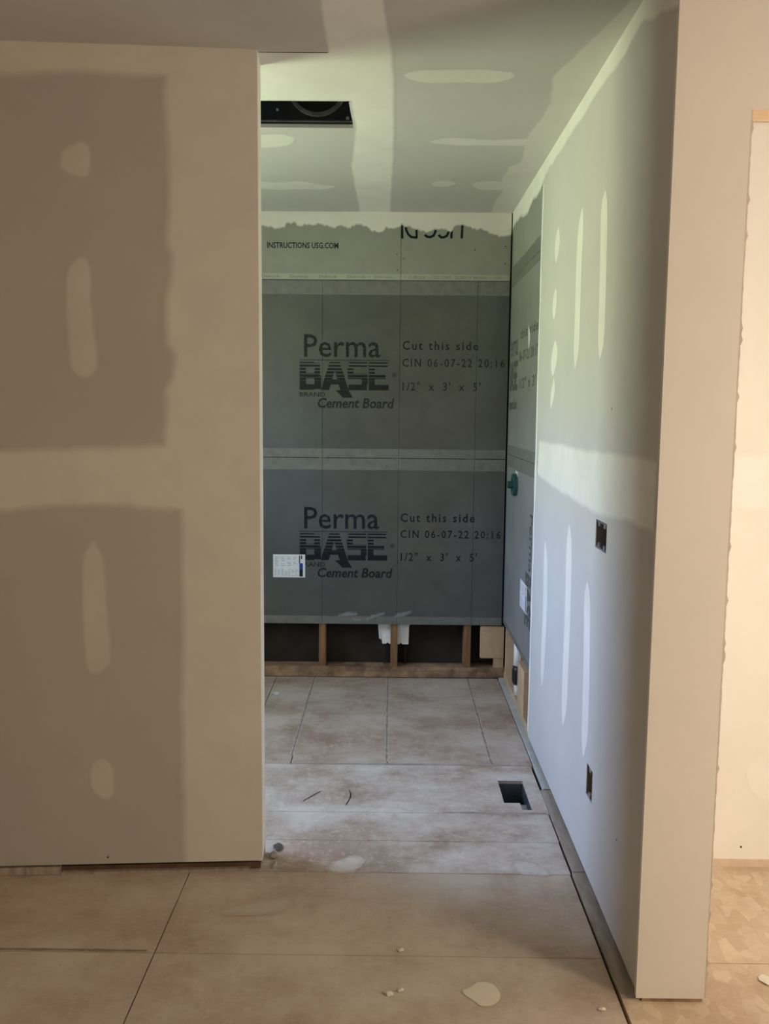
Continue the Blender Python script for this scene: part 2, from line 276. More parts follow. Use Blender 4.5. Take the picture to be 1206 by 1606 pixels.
def stripes(name, ink, ground, z0, z1):
    """Printed letters with fine ruled lines that close up downwards."""
    mt = bpy.data.materials.new(name); mt.use_nodes = True
    n = mt.node_tree; b = n.nodes['Principled BSDF']; b.inputs['Roughness'].default_value = .6; b.inputs['Specular IOR Level'].default_value = .1
    g = n.nodes.new('ShaderNodeNewGeometry'); s = n.nodes.new('ShaderNodeSeparateXYZ'); n.links.new(g.outputs['Position'], s.inputs[0])
    r = n.nodes.new('ShaderNodeMapRange'); r.inputs['From Min'].default_value = z0 * I; r.inputs['From Max'].default_value = z1 * I
    n.links.new(s.outputs['Z'], r.inputs['Value'])
    k = n.nodes.new('ShaderNodeMath'); k.operation = 'MULTIPLY'; k.inputs[1].default_value = 9; n.links.new(r.outputs[0], k.inputs[0])
    f = n.nodes.new('ShaderNodeMath'); f.operation = 'FRACT'; n.links.new(k.outputs[0], f.inputs[0])
    q = n.nodes.new('ShaderNodeMath'); q.operation = 'MULTIPLY_ADD'; q.inputs[1].default_value = .72; q.inputs[2].default_value = -.20; n.links.new(r.outputs[0], q.inputs[0])
    c = n.nodes.new('ShaderNodeMath'); c.operation = 'LESS_THAN'; n.links.new(f.outputs[0], c.inputs[0]); n.links.new(q.outputs[0], c.inputs[1])
    x = n.nodes.new('ShaderNodeMix'); x.data_type = 'RGBA'
    x.inputs['A'].default_value = (*ink, 1); x.inputs['B'].default_value = (*ground, 1)
    n.links.new(c.outputs[0], x.inputs['Factor']); n.links.new(x.outputs['Result'], b.inputs['Base Color'])
    return mt

# ------------------------------------------------------------------ building helpers
def wloc(o):
    v = Vector((0, 0, 0))
    while o is not None:
        v += o.location; o = o.parent
    return v

class MB:
    """Collects faces (inches, world axes) for one mesh object."""
    def __init__(s): s.v = []; s.f = []; s.mi = []; s.feather = None; s.sm = False
    def add(s, vs, fs, mi=0):
        k = len(s.v); s.v += [Vector(q) for q in vs]; s.f += [tuple(i + k for i in f) for f in fs]; s.mi += [mi] * len(fs)
        return s
    def box(s, a, b, mi=0):
        (x0, y0, z0), (x1, y1, z1) = a, b
        return s.add([(x0, y0, z0), (x1, y0, z0), (x1, y1, z0), (x0, y1, z0), (x0, y0, z1), (x1, y0, z1), (x1, y1, z1), (x0, y1, z1)],
                     [(0, 3, 2, 1), (4, 5, 6, 7), (0, 1, 5, 4), (1, 2, 6, 5), (2, 3, 7, 6), (3, 0, 4, 7)], mi)
    def quad(s, pts, mi=0): return s.add(pts, [tuple(range(len(pts)))], mi)
    def tube(s, p, r, seg=14, mi=0, cap=True):
        """rings along the points p with radii r"""
        p = [Vector(q) for q in p]; k = len(s.v); n = len(p)
        d0 = (p[1] - p[0]).normalized(); a = d0.orthogonal().normalized()
        for i in range(n):
            d = (p[min(i + 1, n - 1)] - p[max(i - 1, 0)])
            d = d.normalized() if d.length > 1e-9 else d0
            a = (a - d * a.dot(d)).normalized(); bb = d.cross(a)
            for j in range(seg):
                t = 2 * math.pi * j / seg
                s.v.append(p[i] + (a * math.cos(t) + bb * math.sin(t)) * r[i])
        for i in range(n - 1):
            for j in range(seg):
                s.f.append((k + i * seg + j, k + i * seg + (j + 1) % seg, k + (i + 1) * seg + (j + 1) % seg, k + (i + 1) * seg + j)); s.mi.append(mi)
        if cap:
            s.f.append(tuple(k + j for j in reversed(range(seg)))); s.mi.append(mi)
            s.f.append(tuple(k + (n - 1) * seg + j for j in range(seg))); s.mi.append(mi)
        return s
    def ring(s, c, ax, r0, r1, depth, seg=32, mi=0):
        c = Vector(c); ax = Vector(ax).normalized(); a = ax.orthogonal().normalized(); b = ax.cross(a); k = len(s.v)
        for r, h in ((r0, 0), (r1, 0), (r1, depth), (r0, depth)):
            for j in range(seg):
                t = 2 * math.pi * j / seg; s.v.append(c + (a * math.cos(t) + b * math.sin(t)) * r + ax * h)
        for q in range(4):
            for j in range(seg):
                s.f.append((k + q * seg + j, k + q * seg + (j + 1) % seg, k + (q + 1) % 4 * seg + (j + 1) % seg, k + (q + 1) % 4 * seg + j)); s.mi.append(mi)
        return s
    def build(s, name, mats, parent=None, bevel=0, smooth=False):
        off = wloc(parent) / I
        me = bpy.data.meshes.new(name)
        me.from_pydata([(q - off) * I for q in s.v], [], s.f)
        for mm in (mats if isinstance(mats, (list, tuple)) else [mats]): me.materials.append(mm)
        me.polygons.foreach_set('material_index', s.mi)
        if s.feather is not None:
            at = me.attributes.new('feather', 'FLOAT', 'POINT'); at.data.foreach_set('value', s.feather)
        if smooth: me.polygons.foreach_set('use_smooth', [True] * len(me.polygons))
        me.update()
        o = bpy.data.objects.new(name, me); COL.objects.link(o)
        o.parent = parent
        if bevel:
            md = o.modifiers.new('bevel', 'BEVEL'); md.width = bevel * I; md.segments = 2; md.limit_method = 'ANGLE'
        return o

def structure(o):
    o['kind'] = 'structure'; return o
def thing(name, loc, label, cat, group=None):
    o = bpy.data.objects.new(name, None); COL.objects.link(o); o.location = Vector(loc) * I
    o.empty_display_size = .05
    return tag(o, label, cat, group)
def tag(o, label, cat, group=None):
    o['label'] = label; o['category'] = cat
    if group: o['group'] = group
    return o

# planes of the place: (a, b, proud) -> point
def pB(a, b, h=0): return Vector((a, DB - h, b))
def pR(a, b, h=0): return Vector((XR - h, a, b))
def pC(a, b, h=0): return Vector((a, b, ZC - h))
def pF(a, b, h=0): return Vector((a, b, h))
def pK(a, b, h=0): return Vector((a, DC - h, b))
def pH(a, b, h=0): return Vector((a, DF - h, b))
_c = 1 / math.hypot(1, SL); LU = Vector((_c, SL * _c, 0)); LN = Vector((SL * _c, -_c, 0))
def pL(a, b, h=0): return Vector((XL, DL, b)) + LU * a + LN * h

def slab(P, u0, u1, v0, v1, t, holes=(), back=0.0, mb=None):
    """A board on plane P from proud `back` to proud `back`-t, with rectangular openings."""
    mb = mb or MB()
    us = sorted({u0, u1, *[q for h in holes for q in h[:2] if u0 < q < u1]})
    vs = sorted({v0, v1, *[q for h in holes for q in h[2:] if v0 < q < v1]})
    def full(i, j):
        if i < 0 or j < 0 or i >= len(us) - 1 or j >= len(vs) - 1: return False
        cu, cv = (us[i] + us[i + 1]) / 2, (vs[j] + vs[j + 1]) / 2
        return not any(h[0] < cu < h[1] and h[2] < cv < h[3] for h in holes)
    a, b = back, back - t
    for i in range(len(us) - 1):
        for j in range(len(vs) - 1):
            if not full(i, j): continue
            A, B2, C2, D = us[i], us[i + 1], vs[j], vs[j + 1]
            mb.quad([P(A, C2, a), P(B2, C2, a), P(B2, D, a), P(A, D, a)])
            mb.quad([P(A, C2, b), P(A, D, b), P(B2, D, b), P(B2, C2, b)])
            if not full(i - 1, j): mb.quad([P(A, C2, a), P(A, D, a), P(A, D, b), P(A, C2, b)])
            if not full(i + 1, j): mb.quad([P(B2, C2, a), P(B2, C2, b), P(B2, D, b), P(B2, D, a)])
            if not full(i, j - 1): mb.quad([P(A, C2, a), P(A, C2, b), P(B2, C2, b), P(B2, C2, a)])
            if not full(i, j + 1): mb.quad([P(A, D, a), P(B2, D, a), P(B2, D, b), P(A, D, b)])
    return mb

def patch(name, P, pts, mt, parent, h=.03, feather=.5, jag=.08, step=.8, smooth=1, rough=.1, clip=None):
    """A skim of compound: closed outline on plane P, thinning to nothing over `feather`."""
    p = [Vector(q) for q in pts]
    area = sum(p[i].x * p[(i + 1) % len(p)].y - p[(i + 1) % len(p)].x * p[i].y for i in range(len(p)))
    if area < 0: p.reverse()
    for _ in range(smooth):
        q = []
        for i in range(len(p)):
            a, b = p[i], p[(i + 1) % len(p)]
            q += [a * .75 + b * .25, a * .25 + b * .75]
        p = q
    q = []
    for i in range(len(p)):
        a, b = p[i], p[(i + 1) % len(p)]; L = (b - a).length; k = max(1, min(60, int(L / step)))
        for j in range(k): q.append(a.lerp(b, j / k))
    p = q; n = len(p)
    nr = []
    for i in range(n):
        d = p[(i + 1) % n] - p[i - 1]
        d = d.normalized() if d.length > 1e-9 else Vector((1, 0))
        nr.append(Vector((d.y, -d.x)))
    jt = []
    for i in range(n):
        if i % 4 == 0: r0, r1 = (jt[-1] / max(jag, 1e-9) if jt else 0), random.uniform(-1, 1)
        f_ = (i % 4 + 1) / 4
        jt.append((r0 + (r1 - r0) * f_) * jag + random.uniform(-1, 1) * jag * rough)
    inn = [p[i] + nr[i] * (jt[i] - feather * .5) for i in range(n)]
    out = [p[i] + nr[i] * (jt[i] + feather * .5) for i in range(n)]
    if clip:
        for q in inn + out: q.x = min(max(q.x, clip[0]), clip[1]); q.y = min(max(q.y, clip[2]), clip[3])
    mb = MB()
    mb.v = [P(q.x, q.y, h) for q in inn] + [P(q.x, q.y, h * .3) for q in out]
    tr = geometry.tessellate_polygon([[Vector((q.x, q.y, 0)) for q in inn]])
    mb.f = [tuple(t) for t in tr] + [(i, (i + 1) % n, n + (i + 1) % n, n + i) for i in range(n)]
    mb.mi = [0] * len(mb.f)
    mb.feather = [1.0] * n + [0.0] * n
    return mb.build(name, mt, parent)

def text(name, s, P, box, mt, parent, bold=0.0, shear=0.0, h=.02, spacing=1.0, flip=False, rot=False, extra=None):
    """Flat print fitted to the box (a0, a1, b0, b1) of plane P."""
    cu = bpy.data.curves.new('t', 'FONT'); cu.body = s; cu.offset = bold; cu.space_character = spacing; cu.resolution_u = 2
    cu.shear = shear
    ob = bpy.data.objects.new('t', cu); COL.objects.link(ob)
    dg = bpy.context.evaluated_depsgraph_get(); dg.update()
    me = bpy.data.meshes.new_from_object(ob.evaluated_get(dg))
    vs = [v.co.copy() for v in me.vertices]; fs = [tuple(f.vertices) for f in me.polygons]
    bpy.data.objects.remove(ob); bpy.data.curves.remove(cu); bpy.data.meshes.remove(me)
    x0 = min(v.x for v in vs); x1 = max(v.x for v in vs); y0 = min(v.y for v in vs); y1 = max(v.y for v in vs)
    a0, a1, b0, b1 = box
    mb = MB(); out = []
    for v in vs:
        s_, t_ = (v.x - x0) / (x1 - x0), (v.y - y0) / (y1 - y0)
        if flip: s_, t_ = 1 - s_, 1 - t_
        if rot: s_, t_ = t_, 1 - s_
        out.append(P(a0 + (a1 - a0) * s_, b0 + (b1 - b0) * t_, h))
    mb.add(out, fs)
    if extra:
        for q in extra: mb.quad([P(a, b, h) for a, b in q])
    return mb.build(name, mt, parent)

def screws(name, P, pts, parent, r=.16, mt=None):
    for a, b in pts:
        mb = MB(); k = 8
        mb.add([P(a + r * math.cos(2 * math.pi * j / k), b + r * math.sin(2 * math.pi * j / k), .035) for j in range(k)] + [P(a, b, .02)],
               [(j, (j + 1) % k, k) for j in range(k)])
        mb.build(name, mt or M_SCREW, parent)

# ================================================================== FLOOR
REG = (17.1, 20.95, 121.0, 131.0)
floor = structure(slab(pF, -110, 110, -70, 188.5, 1.5, [REG], back=-.76).build('floor', M_DARK))
def sheet(x0, x1, y0, y1, mt, gap=.05, holes=(), top=0.0):
    return slab(pF, x0 + gap, x1 - gap, y0 + gap, y1 - gap, .74, holes, back=top).build('plywood_sheet', mt, floor)
sheet(-110, -24.15, 86.4, 110, M_PLY, .07)
sheet(-110, -24.15, 38, 86.4, M_PLY, .09)
sheet(-24.15, 22.7, 86.4, 103.15, M_PLY, .06, top=-.03)
sheet(-24.15, 22.7, 38, 86.4, M_PLY, .06, top=-.03)
sheet(-110, 22.7, -70, 38, M_PLY, .07)
sheet(-24.15, 22.8, 103.15, 111.3, M_PLYB, .04, top=-.03)
sheet(-75, 22.9, 111.3, 119.65, M_PLYB, .03, top=-.03)
sheet(-75, 23.1, 119.65, 136.7, M_PLYB, .05, [REG], top=-.03)
xs = [-75, -23.8, -15.6, 0.0, 17.0, 23.45]
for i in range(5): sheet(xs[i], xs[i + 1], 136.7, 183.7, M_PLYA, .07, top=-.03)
sheet(22.95, 110, 38, 85.8, M_PLYH, .06)
sheet(29.0, 110, 85.8, 110, M_PLYH, .06)
sheet(22.7, 110, -70, 38, M_PLYH, .06)
# filler strips along the foot of the right wall
MB().box((22.95, 79.9, -.6), (24.75, 103.5, .12)).build('floor_strip', M_STRIPD, floor, .03)
MB().box((23.1, 103.6, -.6), (24.72, 127.4, .16)).build('floor_strip', M_STRIPD, floor, .03)
MB().box((23.55, 127.5, -.6), (24.95, 183.4, .30)).build('floor_strip', M_STRIPL, floor, .03)
patch('dried_plaster', pF, PATCH['F_splotch'], M_SPLASH, floor, .02, .25, .06, .4)
for k in ('F_s2', 'F_s3', 'F_s4', 'F_s5'): patch('plaster_scuff', pF, PATCH[k], M_SCUFF if k in ('F_s2', 'F_s5') else M_SCUFFB, floor, .012, 1.0, .4, .4, rough=.6)
M_GRIME = feathered('seam_grime', (.20, .16, .13), (.54, .47, .41), noise=2.0, nscale=28, solid=.75)
M_GRIMEF = feathered('seam_grime_front', (.17, .125, .085), (.53, .43, .335), noise=1.6, nscale=28, solid=.8)
def grime(x0, y0, x1, y1, wd, mt=None):
    d = Vector((x1 - x0, y1 - y0)).normalized(); nn = Vector((-d.y, d.x)) * wd / 2; a, b = Vector((x0, y0)), Vector((x1, y1))
    patch('grime_line', pF, [a - nn, b - nn, b + nn, a + nn], mt or M_GRIME, floor, .008, wd * .8, wd * .12, 1.5, smooth=0)
grime(-14.5, 136.95, 22.5, 136.95, .32)
for x, y0 in ((-15.8, 140.0), (-.15, 138.0), (16.85, 138.0)): grime(x, y0, x + .1, 183.0, .34)
grime(8, 119.85, 22.6, 119.85, .35); grime(-60, 86.7, -25, 86.7, .34, M_GRIMEF)
def arc(pts, wd):
    mb = MB()
    p = [Vector(q) for q in pts]
    for i in range(len(p) - 1):
        d = (p[i + 1] - p[i]).normalized(); nn = Vector((-d.y, d.x)) * wd
        mb.quad([pF(*(p[i] - nn), .015), pF(*(p[i + 1] - nn), .015), pF(*(p[i + 1] + nn), .015), pF(*(p[i] + nn), .015)])
    mb.build('scratch_mark', M_SCREW, floor)
arc([(-12.2, 123.0), (-11.0, 124.8), (-9.9, 126.4)], .09)
arc([(-5.7, 126.9), (-5.35, 125.6), (-5.4, 124.1), (-5.9, 121.8)], .08)

# ================================================================== CEILING
FAN = (-19.6, -5.7, 119.8, 130.8)
ceiling = structure(slab(pC, -110, 110, -70, 188.5, .5, [FAN]).build('ceiling', M_CEIL))
patch('joint_compound_band', pC, PATCH['C_band'], M_MUDC, ceiling, .03, .7, .06, smooth=0, clip=(-99, 99, 0, DB))
for k in ('C_p1', 'C_p2', 'C_p3', 'C_p4', 'C_p5', 'C_p6'): patch('joint_compound_patch', pC, PATCH[k], M_MUDCT, ceiling, .03, .6, .22, .5, rough=.3)
patch('joint_compound_band', pC, PATCH['C_right'], M_MUDCT, ceiling, .025, .7, .2, smooth=0, clip=(-99, XR, 0, DB))
slab(pC, -109, -7.45, -69, 103.95, .12, back=.12).build('drywall_sheet', M_CEIL, ceiling)
slab(pC, -15.2, -7.45, 103.96, 104.10, .1, back=.125).build('sheet_joint', M_DARK, ceiling)

fan = thing('exhaust_fan', (-12.65, 125.3, ZC), 'black rectangular exhaust fan housing set into the ceiling cutout', 'exhaust fan')
fx0, fx1, fy0, fy1 = FAN; zt = 104.6
hb = MB()
hb.quad([(fx0, fy1 + .03, ZC - .1), (fx1, fy1 + .03, ZC - .1), (fx1, fy1 + .03, zt), (fx0, fy1 + .03, zt)])
hb.quad([(fx0, fy0 - .03, ZC + .49), (fx0, fy0 - .03, zt), (fx1, fy0 - .03, zt), (fx1, fy0 - .03, ZC + .49)])
hb.quad([(fx0 - .03, fy0, ZC + .5), (fx0 - .03, fy1, ZC + .1), (fx0 - .03, fy1, zt), (fx0 - .03, fy0, zt)])
hb.quad([(fx1 + .03, fy0, ZC + .5), (fx1 + .03, fy0, zt), (fx1 + .03, fy1, zt), (fx1 + .03, fy1, ZC + .1)])
hb.quad([(fx0 - .1, fy0 - .1, zt), (fx0 - .1, fy1 + .1, zt), (fx1 + .1, fy1 + .1, zt), (fx1 + .1, fy0 - .1, zt)])
hb.v = [Vector((q.x, q.y, max(q.z, ZC + .49))) for q in hb.v]
hb.build('housing', M_FAN, fan)
MB().ring((-10.8, fy1 - .1, 102.2), (0, -1, 0), 3.75, 4.25, .5).build('duct_collar', M_FANR, fan)
MB().box((fx0 + .2, fy1 - .35, ZC + .75), (fx1 - .2, fy1 - .1, ZC + .92)).build('flange', M_FANR, fan)
MB().tube([(fx1 - .8, fy1 - .1, ZC + 1.25), (fx1 - .8, fy1 - .35, ZC + 1.25)], [.28, .24], 10).build('bolt', M_METAL, fan)
MB().tube([(fx0 + 3.1, fy1 - .1, ZC + 2.4), (fx0 + 3.1, fy1 - .3, ZC + 2.4)], [.2, .18], 10).build('bolt', M_METAL, fan)

# ================================================================== BACK WALL
yb = DB + .5                                  # face of the studs
wall_back = structure(slab(pB, -80, 34, -2, ZC, .5, back=-4.0).build('wall_back', M_BLACK))
def board(P, a0, a1, b0, b1, mt, parent): return slab(P, a0, a1, b0, b1, .48).build('cement_board', mt, parent)
MB().box((-76, yb, 0), (28, yb + 3.5, 1.5)).build('sole_plate', M_PLATE, wall_back, .04)
MB().box((-76, yb - .12, 1.5), (28, yb + 3.4, 2.3)).build('sole_plate', M_PLATE, wall_back, .04)
for x in (-30.0, -14.1, 1.2, 16.8): MB().box((x - .75, yb, 2.3), (x + .75, yb + 3.5, ZC)).build('stud', M_STUD, wall_back, .05)
MB().box((-76, yb, ZC - 3), (28, yb + 3.5, ZC - .02)).build('top_plate', M_STUD, wall_back)
MB().box((19.6, yb - .1, 4.4), (24.6, yb + 1.3, 11.4)).build('blocking', M_PINE, wall_back, .06)
MB().box((22.5, yb + .1, 2.3), (24.6, yb + 1.5, 4.35)).build('blocking', M_PINE, wall_back, .06)
b_up = board(pB, -48, 1.70, ZB3 + .06, ZC - .05, M_CEM2, wall_back)
b_up2 = board(pB, 1.78, 23.95, ZB3 + .06, ZC - .05, M_CEM2, wall_back)
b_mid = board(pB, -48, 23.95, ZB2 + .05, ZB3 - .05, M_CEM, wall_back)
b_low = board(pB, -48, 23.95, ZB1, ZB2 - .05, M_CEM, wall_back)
patch('joint_compound_band', pB, PATCH['B_top'], M_MUDR, wall_back, .04, .7, .25, .35, smooth=0, rough=.8, clip=(-48, 24, 0, ZC - .03))
slab(pB, -48, 1.70, ZB3 + .1, ZB3 + 1.25, .02, back=.03).build('edge_tape', M_EDGE, b_up)
slab(pB, 1.86, 23.9, ZB3 + .1, ZB3 + 1.25, .02, back=.03).build('edge_tape', M_EDGE, b_up2)
text('edge_lettering', 'Durock      Durock      Durock      Durock  \u2022  Durock', pB, (-26.5, .2, ZB3 + .4, ZB3 + .95), M_INKL, b_up, h=.045)
text('edge_lettering', '\u2022  DUROCK  \u2022  USG CORP   DUROCK BRAND  \u2022  USG', pB, (2.6, 22.0, ZB3 + .4, ZB3 + .95), M_INKL, b_up2, h=.045)
text('printed_lettering', 'S   INSTRUCTIONS USG.COM', pB, (-27.0, -10.9, 89.2, 90.4), M_INKF, b_up, bold=.022)
mb = MB()                                     # lower halves of big letters, the rest lost under the compound
for st_ in LETTERS:
    for i in range(len(st_) - 1):
        a, b = Vector(st_[i]), Vector(st_[i + 1]); d = (b - a).normalized(); nn = Vector((-d.y, d.x)) * .24; d = d * .1
        mb.quad([pB(*(a - d - nn), .02), pB(*(b + d - nn), .02), pB(*(b + d + nn), .02), pB(*(a - d + nn), .02)])
mb.build('printed_lettering', M_INKD, b_up2)
slab(pB, -48, 23.9, ZB3 - 2.9, ZB3 - .1, .015, back=.02).build('joint_tape', M_TAPE, b_mid)
slab(pB, -48, 23.9, ZB2 + .08, ZB2 + 1.9, .02, back=.03).build('joint_tape', M_TAPE, b_mid)
slab(pB, -48, 23.9, ZB2 - 2.5, ZB2 - .08, .02, back=.03).build('joint_tape', M_TAPE, b_low)
slab(pB, -48, 23.9, ZB1 + .02, ZB1 + 1.7, .02, back=.03).build('edge_tape', M_TAPE, b_low)
for bd, z0, z1 in ((b_mid, ZB2, ZB3), (b_low, ZB1, ZB2)):
    for x in (-14.1, 1.75, 17.5):
        slab(pB, x - .035, x + .035, z0 + .1, z1 - .1, .005, back=.034).build('pencil_line', M_INKF, bd)

def block_letters(P, b0, b1, spans, mt, parent, extra=()):
    """The heavy slab word BASE, letter by letter."""
    R = lambda x0, x1, y0, y1: [(x0, y0), (x1, y0), (x1, y1), (x0, y1)]
    half = [(0, 0), (.3, 0), (.36, .2), (.5, .2), (.5, .38), (.41, .38), (.5, .72), (.5, 1), (.32, 1)]
    glyph = {'B': [R(0, .3, 0, 1), R(.3, .68, .8, 1), R(.3, .68, .41, .6), R(.3, .68, 0, .2), R(.68, .95, .52, .97), R(.68, 1, .03, .52)],
             'A': [half, [(1 - x, y) for x, y in reversed(half)]],
             'S': [R(.08, .95, .8, 1), R(0, .3, .6, .8), R(.02, .98, .4, .6), R(.7, 1, .2, .4), R(.05, .95, 0, .2)],
             'E': [R(0, .3, 0, 1), R(.3, .94, .8, 1), R(.3, .84, .41, .59), R(.3, 1, 0, .2)]}
    mb = MB()
    for ch, (a0, a1) in zip('BASE', spans):
        for q in glyph[ch]: mb.quad([P(a0 + (a1 - a0) * x, b0 + (b1 - b0) * y, .02) for x, y in q])
    for q in extra: mb.quad([P(a, b, .02) for a, b in q])
    return mb.build('brand_lettering', mt, parent)

def base_logo(bd, dz, ink, tone):
    zz = lambda z: z - dz
    text('brand_lettering', 'Perma', pB, (-17.9, -2.2, zz(67.5), zz(72.1)), ink, bd, bold=.006)
    slab(pB, -18.9, -.4, zz(66.86), zz(67.0), .005, back=.025).build('rule_line', ink, bd)
    sm = stripes('base_stripes_%d' % dz, tone, (.092, .097, .090), zz(60.8), zz(66.6))
    block_letters(pB, zz(60.85), zz(66.55), [(-18.8, -14.35), (-14.45, -8.7), (-8.95, -4.75), (-4.55, -.45)], sm, bd,
                  [[(-11.4, zz(60.84)), (-9.9, zz(59.3)), (-7.8, zz(59.3)), (-8.75, zz(60.84))]])
    text('brand_lettering', 'BRAND', pB, (-18.8, -13.5, zz(59.45), zz(60.4)), ink, bd, bold=.01)
    text('brand_lettering', '\u00ae', pB, (.2, 1.1, zz(63.6), zz(64.5)), ink, bd)
    text('brand_lettering', 'Cement Board', pB, (-15.1, .75, zz(57.15), zz(59.25)), ink, bd, bold=.024, shear=.18)
    text('cut_side_lettering', 'Cut this side', pB, (2.3, 17.8, zz(69.1), zz(70.95)), ink, bd, bold=.018, spacing=1.3)
    text('date_lettering', 'CIN 06-07-22 20:16', pB, (2.3, 23.3, zz(65.7), zz(67.4)), ink, bd, bold=.013, spacing=1.3)
    text('size_lettering', '1/2"  x  3\'  x  5\'', pB, (2.4, 18.4, zz(60.85), zz(62.65)), ink, bd, bold=.012, spacing=1.2)
base_logo(b_mid, 0, M_INKF, (.020, .021, .022))
base_logo(b_low, 35.5, M_INKD, (.013, .015, .018))
screws('screw', pB, [(1.0, 88.2), (1.1, 85.1), (2.3, 87.3), (16.7, 89.2), (22.9, 89.9), (22.9, 86.5), (-13.5, 83.9), (-14.1, 76), (1.75, 70), (1.75, 52), (17.4, 57), (17.4, 30), (1.75, 20)], wall_back, .13)

def sticker(P, a0, a1, b0, b1, parent):
    mb = slab(P, a0, a1, b0, b1, .02, back=.04)
    W, Hh = a1 - a0, b1 - b0
    def r(x0, x1, y0, y1, mi):
        mb.quad([P(a0 + W * x0, b0 + Hh * y0, .045), P(a0 + W * x1, b0 + Hh * y0, .045), P(a0 + W * x1, b0 + Hh * y1, .045), P(a0 + W * x0, b0 + Hh * y1, .045)], mi)
    for c in range(7):
        for k in range(7):
            if random.random() < .85:
                y = .07 + k * .045; r(.04 + c * .108, .04 + c * .108 + random.uniform(.05, .09), y, y + .022, 1)
    for c in range(4):
        for k in range(6):
            if random.random() < .7:
                y = .5 + k * .07; r(.06 + c * .19, .06 + c * .19 + random.uniform(.07, .16), y, y + .03, 1)
    r(.82, .93, .04, .34, 3); r(.82, .93, .34, .62, 2); r(.86, .95, .62, .76, 0); r(.81, .845, .62, .95, 3); r(.87, .91, .80, .95, 3)
    return mb.build('label_sticker', [M_STICK, M_STICKG, M_STICKB, M_STICKK], parent)
st = sticker(pB, -24.45, -17.7, 21.6, 26.5, b_low)
st['label'] = 'white printed sticker with blue and black bar, left end of the lowest back board'

# smeared plaster on the lowest board
for q in ([(-10.8, 13.2), (-6.5, 13.6), (-7.2, 14.2), (-10.5, 13.9)], [(-5, 12.4), (-1.2, 13.6), (-.8, 14.3), (-4.5, 13.2)], [(1.5, 13), (5, 14.3), (4.6, 14.8), (1.2, 13.6)],
          [(-8, 12.3), (-5.2, 12.5), (-7.6, 13.2)]):
    patch('plaster_smear', pB, q, feathered('plaster_smear', (.30, .31, .30), (.10, .105, .10), noise=1.8, nscale=60, solid=.6), b_low, .05, .5, .1, .3)

wb = thing('casing_block', (1.1, 186.0, 2.3), 'torn white box-shaped casing behind the middle wall stud below the cement board', 'casing')
mb = MB()
rough = [(-2.0, 11.7), (-1.5, 12.0), (-.9, 11.6), (-.2, 11.9), (.6, 11.5), (1.5, 11.8), (2.2, 11.3), (3.0, 11.7), (3.6, 11.4), (4.4, 11.5), (4.3, 6.9), (3.0, 6.9), (2.7, 7.2), (2.3, 6.9), (.2, 7.0), (-.2, 7.3), (-.5, 7.0), (-1.3, 7.0), (-1.6, 8.4)]
n = len(rough)
mb.add([(x, 185.2, z) for x, z in rough] + [(x, 186.8, z) for x, z in rough],
       [tuple(range(n)), tuple(reversed(range(n, 2 * n)))] + [(i, n + i, n + (i + 1) % n, (i + 1) % n) for i in range(n)])
mb.build('casing', M_FOAM, wb)
MB().add([(-2.3, 185.0, 11.8), (-1.9, 185.0, 11.8), (-1.6, 185.0, 8.0), (-2.0, 185.0, 8.2), (-2.3, 186.6, 11.8), (-1.9, 186.6, 11.8), (-1.6, 186.6, 8.0), (-2.0, 186.6, 8.2)],
         [(0, 3, 2, 1), (4, 5, 6, 7), (0, 1, 5, 4), (1, 2, 6, 5), (2, 3, 7, 6), (3, 0, 4, 7)]).build('side_flap', M_PVC, wb)
MB().box((2.3, 184.9, 11.0), (4.5, 185.15, 11.45)).build('top_flap', M_PVC, wb)
MB().box((-1.2, 184.9, 11.15), (.3, 185.15, 11.5)).build('top_flap', M_PVC, wb)
# legs of the casing stand on the plate behind the studs
MB().box((-1.0, 186.0, 2.3), (-.6, 186.4, 7.2)).build('support_leg', M_BLACK, wb)
MB().box((3.4, 186.0, 2.3), (3.8, 186.4, 7.2)).build('support_leg', M_BLACK, wb)

# ================================================================== RIGHT WALL
BX1 = (97.7, 102.9, 40.9, 44.2); BX2 = (100.1, 103.1, 10.5, 14.4)
wall_right = structure(slab(lambda a, b, h=0: Vector((XR + 4.5 + .0 - h, a, b)), 84.1, 188, -2, ZC, .5).build('wall_right', M_SKIM))
slab(pR, DC + .5, CEM, 1.1, 48.45, .5, [BX1, BX2]).build('drywall_sheet', M_PAPERB, wall_right)
slab(pR, DC + .5, CEM, 48.55, ZC - .02, .5).build('drywall_sheet', M_PAPERB, wall_right)
r_up = board(pR, CEM + .1, DB - .35, ZB3 + .06, ZC - .05, M_CEM2, wall_right)
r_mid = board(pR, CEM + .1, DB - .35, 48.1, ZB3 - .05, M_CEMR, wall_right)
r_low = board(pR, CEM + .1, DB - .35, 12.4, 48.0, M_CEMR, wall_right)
slab(pR, CEM + .1, DB - .4, ZB3 + .1, ZB3 + 2.4, .02, back=.03).build('joint_tape', M_TAPE, r_up)
slab(pR, CEM + .1, DB - .4, ZB3 - 1.6, ZB3 - .1, .02, back=.03).build('joint_tape', M_TAPE, r_mid)
slab(pR, CEM + .1, DB - .4, 48.2, 50.0, .02, back=.03).build('joint_tape', M_TAPE, r_mid)
slab(pR, CEM + .1, DB - .4, 45.6, 47.95, .02, back=.03).build('joint_tape', M_TAPE, r_low)
slab(pR, CEM + .1, DB - .4, 12.45, 13.4, .02, back=.03).build('edge_tape', M_TAPE, r_low)
slab(pR, DB - 1.6, DB - .4, 13.5, 95, .02, back=.025).build('corner_tape', M_TAPE, r_low)
